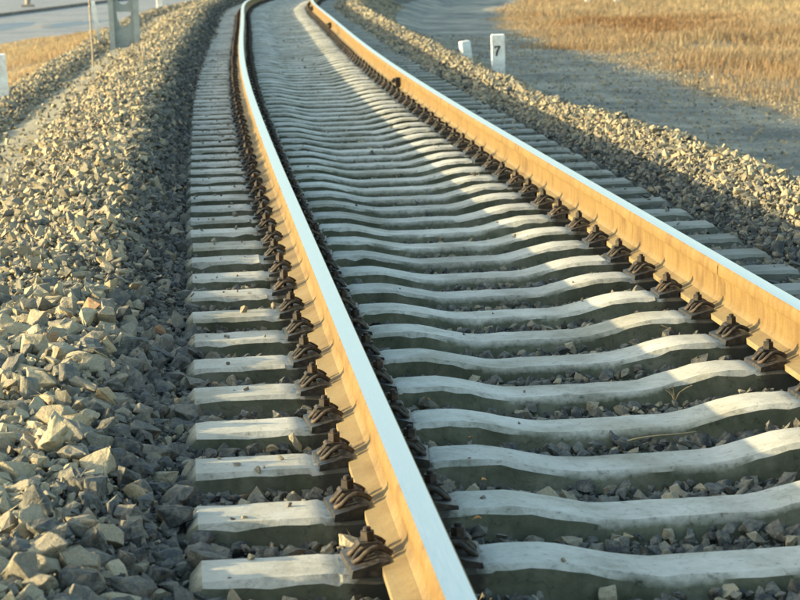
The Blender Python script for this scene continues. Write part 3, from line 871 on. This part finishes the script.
# ------------------------------------------------------------------ dry grass
def grass(name, label, bounds, n, hfun, tintfun, maskfun):
    x0, x1, y0, y1 = bounds
    x = RNG.uniform(x0, x1, n); y = RNG.uniform(y0, y1, n)
    s, u = untrack(x, y)
    k = maskfun(x, y, s, u)
    x, y, s, u = x[k], y[k], s[k], u[k]
    z = bed_height(s, u)
    P = np.stack([x, y, z + 0.2], 1)
    k = in_view(P, 90)
    x, y, s, u, z = x[k], y[k], s[k], u[k], z[k]
    m = len(x)
    # every blade belongs to a loose tuft
    if name == 'dry_grass': hk = 0.45 + 0.55 * sstep(0.0, 1.8, u - edge_r(s))
    else: hk = 1.0
    H = hfun(x, y) * hk * RNG.uniform(0.5, 1.15, m)
    a = RNG.uniform(0, 2 * np.pi, m)
    lean = RNG.normal(0.30, 0.22, m) * H
    lx = np.cos(a) * lean + 0.10 * H; ly = np.sin(a) * lean
    wd = RNG.uniform(0.0035, 0.0085, m) * (1 + (y - 25) / 55)
    b = a + RNG.normal(1.57, 0.5, m)
    dx = np.cos(b) * wd; dy = np.sin(b) * wd
    B = np.stack([x, y, z - 0.02], 1)
    V = np.empty((m, 5, 3))
    V[:, 0] = B + np.stack([dx, dy, 0 * dx], 1); V[:, 1] = B - np.stack([dx, dy, 0 * dx], 1)
    mid_ = B + np.stack([lx * 0.35, ly * 0.35, H * 0.6], 1)
    V[:, 2] = mid_ - 0.8 * np.stack([dx, dy, 0 * dx], 1); V[:, 3] = mid_ + 0.8 * np.stack([dx, dy, 0 * dx], 1)
    V[:, 4] = B + np.stack([lx, ly, H], 1)
    base = np.arange(m)[:, None, None] * 5
    F = (np.array([[0, 1, 2], [0, 2, 3], [3, 2, 4]])[None] + base).reshape(-1, 3)
    T = np.clip(tintfun(x, y) + RNG.normal(0, 0.13, m), 0, 1)
    obj(name, mesh_from(name, V.reshape(-1, 3), F, [M_GRASS], tint=np.repeat(T, 5)), kind='stuff', label=label, category='grass')
    print(name, m)
def edge_r(s): return 5.15 + 1.1 * fbm(s * 0.25, s * 0 + 3.3)
def right_mask(x, y, s, u):
    e = edge_r(s)
    p = sstep(e - 0.4, e + 0.9, u) * (0.35 + 0.65 * sstep(-0.35, 0.1, fbm(x * 0.8, y * 0.8)))
    return RNG.random(len(x)) < p
grass('dry_grass', 'tall orange and straw coloured dry grass on the low ground right of the track', (3.2, 24, 15, 92), 520000,
      lambda x, y: 0.13 + 0.17 * (fbm(x * 0.55 + 3, y * 0.3 + 8) + 0.4) + 0.05 * (y > 60),
      lambda x, y: 0.54 + 0.34 * fbm(x * 0.22 + 13, y * 0.10 + 2) + 0.22 * fbm(x * 1.3, y * 0.7) + 0.25 * sstep(10.5, 14, x) * sstep(38, 48, y) - 0.30 * np.exp(-((x - 9.3) / 2.0)**2 - ((y - 47) / 6.5)**2), right_mask)
def left_mask(x, y, s, u):
    v = np.stack([x, y], 1) - np.array([-5.46, 74.2]); n = v @ RN
    p = sstep(-3.7, -4.3, u) * sstep(0.4, -0.5, n) * (0.4 + 0.6 * sstep(-0.3, 0.1, fbm(x * 0.9, y * 0.9)))
    return RNG.random(len(x)) < p
grass('verge_grass', 'low tan dry grass between the left gravel bank and the road', (-14, 1.5, 25, 118), 200000,
      lambda x, y: 0.07 + 0.08 * (fbm(x * 0.7, y * 0.4) + 0.5),
      lambda x, y: 0.66 + 0.30 * fbm(x * 0.3 + 1, y * 0.15 + 2) + 0.2 * fbm(x * 1.5, y * 0.6), left_mask)

# ------------------------------------------------------------------ posts, stakes and the mast
def post(loc, w, d, h, rz, label, group, lean=(0, 0), chip=0.012, name='marker_post'):
    mb = MB(); mb.box(-w / 2, w / 2, -d / 2, d / 2, 0, h, 0, chip)
    o = obj(name, mb.mesh(name, [M_WHITE])); o.location = loc; o.rotation_euler = (lean[0], lean[1], rz)
    o['label'] = label; o['category'] = 'post'
    if group: o['group'] = group
    return o
WP = 'white track-side marker posts'
p7 = post((2.55, 24.9, -0.42), 0.152, 0.11, 0.735, rad(-3), 'white square post with a black numeral on it, right of the track', WP)
# the black 7: a bar, a left tick and a tapering slanted stem
mb = MB()
def plate(outline, y0=-0.058, y1=-0.0545): mb.prism_y(outline, y0, y1)
cx, zt = -0.012, 0.60
plate([(cx - 0.036, zt), (cx - 0.036, zt - 0.018), (cx + 0.034, zt - 0.018), (cx + 0.038, zt)])
plate([(cx - 0.036, zt - 0.018), (cx - 0.036, zt - 0.036), (cx - 0.024, zt - 0.028), (cx - 0.020, zt - 0.018)])
plate([(cx + 0.012, zt - 0.018), (cx - 0.016, zt - 0.062), (cx - 0.024, zt - 0.118), (cx - 0.003, zt - 0.118), (cx + 0.007, zt - 0.066), (cx + 0.034, zt - 0.018)])
obj('numeral', mb.mesh('numeral', [M_BLACK]), p7)
post((2.66, 28.2, -0.42), 0.125, 0.11, 0.52, rad(14), 'short plain white post leaning left, smallest one beside the right gravel shoulder', WP, lean=(0, rad(-7)))
post((-3.0, 22.4, -0.32), 0.118, 0.11, 0.73, rad(5), 'white post at the left edge of the photo on the second gravel bank', WP, lean=(0, rad(-2)))
post((-1.60, 62.0, -0.60), 0.155, 0.14, 1.4, rad(4), 'distant white post just right of the grey concrete mast', WP)
post((10.9, 62.2, -0.75), 0.145, 0.12, 0.75, rad(4), 'far white post in the dry grass at the top edge, left of a pair', WP)
post((11.6, 61.4, -0.75), 0.145, 0.12, 0.75, rad(4), 'far white post in the dry grass at the top edge, right of a pair', WP)

def build_mast():
    e = bpy.data.objects.new('concrete_mast', None); COL.objects.link(e)
    e.location = (-1.985, 33.6, -0.62); e.rotation_euler = (0, 0, rad(-2))
    e['label'] = 'grey concrete line mast with window openings between two flanges, rising out of frame'; e['category'] = 'mast'
    H = 7.5
    for sx in (-1, 1):
        mb = MB(); x = sx * 0.190
        mb.box(x - 0.040, x + 0.040, -0.13, 0.13, 0, H, 0, 0.004)
        obj('flange', mb.mesh('flange', [M_MAST]), e)
    # web panels: each is cut to a rounded hollow at its upper edge
    x0, x1 = -0.149, 0.149
    z = 0.0; tops = [0.83]
    def web(za, zb, dip):
        mb = MB()
        pts = [(x0, za), (x1, za), (x1, zb)]
        K = 10
        if dip > 0:
            for k in range(K + 1):
                q = math.pi * k / K
                pts.append((0.112 * math.cos(q), zb - dip * math.sin(q)))
        pts.append((x0, zb))
        n = len(pts)
        # fan-free: build as vertical slices so that the hollow stays open
        xs = sorted(set([round(p[0], 5) for p in pts]))
        def top(x):
            if abs(x) >= 0.112 or dip == 0: return zb
            return zb - dip * math.sqrt(max(0, 1 - (x / 0.112)**2))
        for a, b in zip(xs[:-1], xs[1:]):
            mb.prism_y([(a, za), (b, za), (b, top(b)), (a, top(a))], -0.045, 0.045)
        me = mb.mesh('web_panel', [M_MAST]); bm = bmesh.new(); bm.from_mesh(me)
        bmesh.ops.remove_doubles(bm, verts=bm.verts, dist=1e-5); bm.to_mesh(me); bm.free()
        obj('web_panel', me, e)
    web(0, 1.105, 0.245)
    z = 1.11
    while z < H - 0.6:
        web(z, z + 0.26, 0.15); z += 0.50
    web(H - 0.3, H, 0)
build_mast()

# thin stick and a white stake to the left of the mast
mb = MB()
mb.tube([(0, 0, 0), (0.004, 0, 0.35), (-0.006, 0, 0.8), (0.002, 0, 1.25), (-0.004, 0, 1.7)], [0.014, 0.0135, 0.013, 0.0125, 0.012], 8)
for z, r in ((0.42, 0.019), (0.86, 0.018), (1.18, 0.018)): mb.tube([(0, 0, z - 0.012), (0, 0, z + 0.012)], [r, r], 8)
o = obj('thin_stick', mb.mesh('thin_stick', [M_WOOD], True)); o.location = (-2.31, 28.6, -0.14)
o['label'] = 'thin upright knotted wooden stick left of the concrete mast'; o['category'] = 'stick'
mb = MB(); mb.box(-0.032, 0.032, -0.02, 0.02, 0, 0.75, 0, 0.006)
o = obj('white_stake', mb.mesh('white_stake', [M_WHITE])); o.location = (-2.42, 35.2, -0.12); o.rotation_euler = (0, rad(-7), 0)
o['label'] = 'slim white stake leaning left behind the thin stick'; o['category'] = 'stake'
# pole across the road at the very top left
mb = MB(); mb.cyl(0, 0, 0, 7, 0.15, 0.10, 12); mb.box(-0.35, 0.35, -0.25, 0.25, -0.1, 0.16, 0, 0.05)
o = obj('utility_pole', mb.mesh('utility_pole', [M_WOOD], True)); o.location = (-9.15, 119.9, -1.45)
o['label'] = 'brown pole base beyond the kerb at the top left corner'; o['category'] = 'pole'

# ------------------------------------------------------------------ small things lying about
LEAF = []
for k in range(4):
    r = np.random.default_rng(60 + k)
    V = []; F = []
    for a in range(6):
        t = a / 5; wd = 0.5 * math.sin(math.pi * min(t * 0.9 + 0.08, 1)) ; cz = 0.35 * math.sin(t * 2.6 + k)
        V += [(t * 1.6 - 0.8, -wd, cz + 0.25 * wd + r.normal(0, .05)), (t * 1.6 - 0.8, 0, cz), (t * 1.6 - 0.8, wd, cz + 0.3 * wd + r.normal(0, .05))]
    for a in range(5):
        for j in (0, 1): F.append((a * 3 + j, a * 3 + j + 1, a * 3 + j + 4, a * 3 + j + 3))
    V = np.array(V); nv = len(V); V2 = np.concatenate([V, V - np.array([0, 0, 0.07])])
    F = F + [tuple(nv + q for q in f[::-1]) for f in F]
    ring = [a * 3 for a in range(6)] + [16, 17] + [a * 3 + 2 for a in range(4, -1, -1)] + [1]
    F += [(ring[q], ring[(q + 1) % len(ring)], ring[(q + 1) % len(ring)] + nv, ring[q] + nv) for q in range(len(ring))]
    LEAF.append(mesh_from('dead_leaf', V2, F, [M_LEAF]))
for k, (s, u, z, w_, lab) in enumerate([
        (4.93, -0.575, 0.035, 0.014, 'orange dead leaf beside the left rail, lowest of those by its inner side'),
        (5.42, -0.49, 0.004, 0.013, 'orange dead leaf in the gap before the third sleeper, inside the left rail'),
        (5.64, -0.50, 0.012, 0.010, 'small orange leaf between the lower and upper leaves inside the left rail'),
        (5.92, -0.46, 0.006, 0.011, 'small tan leaf inside the left rail near the fourth sleeper'),
        (6.42, -0.53, 0.012, 0.013, 'golden dead leaf by the inner fastening of the left rail, topmost of its row'),
        (5.28, -1.08, -0.06, 0.024, 'orange brown leaf lying in the gap left of the left rail')]):
    o = obj('dead_leaf', LEAF[k % 4]); place(o, s, u, z, 0.7 * k); o.rotation_euler[0] = 0.3 * math.sin(k * 2); o.scale = (w_, w_, w_)
    o['label'] = lab; o['category'] = 'leaf'; o['group'] = 'fallen leaves beside the left rail'
# pale chips standing out by the near fastenings
for k, (s, u, z, r, lab) in enumerate([
        (6.12, -0.955, -0.035, 0.028, 'pale pointed stone chip leaning on a sleeper beside the left rail, upper of two'),
        (4.62, -1.17, -0.045, 0.036, 'pale upright pointed stone in front of the nearest sleeper'),
        (5.24, -0.96, -0.05, 0.034, 'pale tan stone in the gap between the two nearest sleepers, by the fastening'),
        (5.22, -1.21, -0.04, 0.030, 'rounded tan stone between the ends of the two nearest sleepers'),
        (6.28, -1.02, -0.055, 0.024, 'grey tilted stone in the gap left of the pale pointed chip')]):
    o = obj('stone_chip', ROCK_ME[(k * 3 + 2) % 30]); place(o, s, u, z, k * 1.3); o.rotation_euler[1] = 1.1 if k < 2 else 0.3; o.scale = (r * 1.1, r * 0.85, r * 0.8); o.color = (0.3 if k == 4 else 0.86, 0, 0, 1)
    o['label'] = lab; o['category'] = 'stone'
# curled dry stems
def stem(pts, r, label):
    mb = MB(); P = []
    for s, u, z in pts:
        x, y, _ = track(s, u); P.append((float(x), float(y), z))
    P = smooth_path(P, 4)
    mb.tube(P, [r * (1 - 0.6 * i / len(P)) for i in range(len(P))], 5)
    o = obj('bent_straw', mb.mesh('bent_straw', [M_STRAW], True)); o['label'] = label; o['category'] = 'straw'
stem([(6.10, 0.00, -0.10), (6.07, 0.03, -0.07), (6.05, 0.09, -0.055), (6.05, 0.17, -0.052), (6.08, 0.24, -0.055)], 0.0028, 'curved dry grass stem arching over stones in the middle of the track')
stem([(7.62, 0.53, -0.09), (7.62, 0.525, -0.05), (7.60, 0.50, -0.025), (7.60, 0.475, -0.012)], 0.0028, 'hooked dry stem standing beside the right rail')
stem([(5.72, -1.06, -0.09), (5.72, -1.065, -0.06), (5.71, -1.06, -0.03), (5.71, -1.045, -0.012)], 0.0026, 'short straight dry stem in front of the third sleeper, left of the left rail')
stem([(4.66, -1.10, -0.10), (4.66, -1.09, -0.07), (4.65, -1.07, -0.045)], 0.0026, 'short dry stem at the foot of the nearest sleeper')
def weed(s, u, n, h, seed, label):
    r = random.Random(seed); mb = MB()
    x, y, _ = track(s, u); z = -0.09
    for k in range(n):
        a = r.uniform(0, 2 * math.pi); l = h * r.uniform(0.6, 1.1); t = r.uniform(0.2, 0.9)
        mb.tube(smooth_path([(0, 0, 0), (math.cos(a) * l * t * 0.3, math.sin(a) * l * t * 0.3, l * 0.55), (math.cos(a) * l * t, math.sin(a) * l * t, l * 0.9)], 2), [0.0022, 0.002, 0.0016, 0.0012, 0.0008], 4)
    o = obj('dry_weed', mb.mesh('dry_weed', [M_STRAW])); o.location = (float(x), float(y), z); o['label'] = label; o['category'] = 'weed'
weed(7.42, -1.14, 9, 0.085, 1, 'dry sprig in front of the sixth sleeper end left of the left rail')
weed(8.95, -1.12, 8, 0.08, 2, 'small dry sprig between sleeper ends, a little below the upper left one')
weed(9.45, -1.02, 7, 0.07, 3, 'uppermost small dry sprig between the left sleeper ends')
weed(10.9, 0.35, 7, 0.06, 4, 'dry sprig between sleepers near the right rail, in the middle distance')
weed(6.63, 0.30, 5, 0.07, 5, 'thin dry sprig among stones right of the middle of the track')
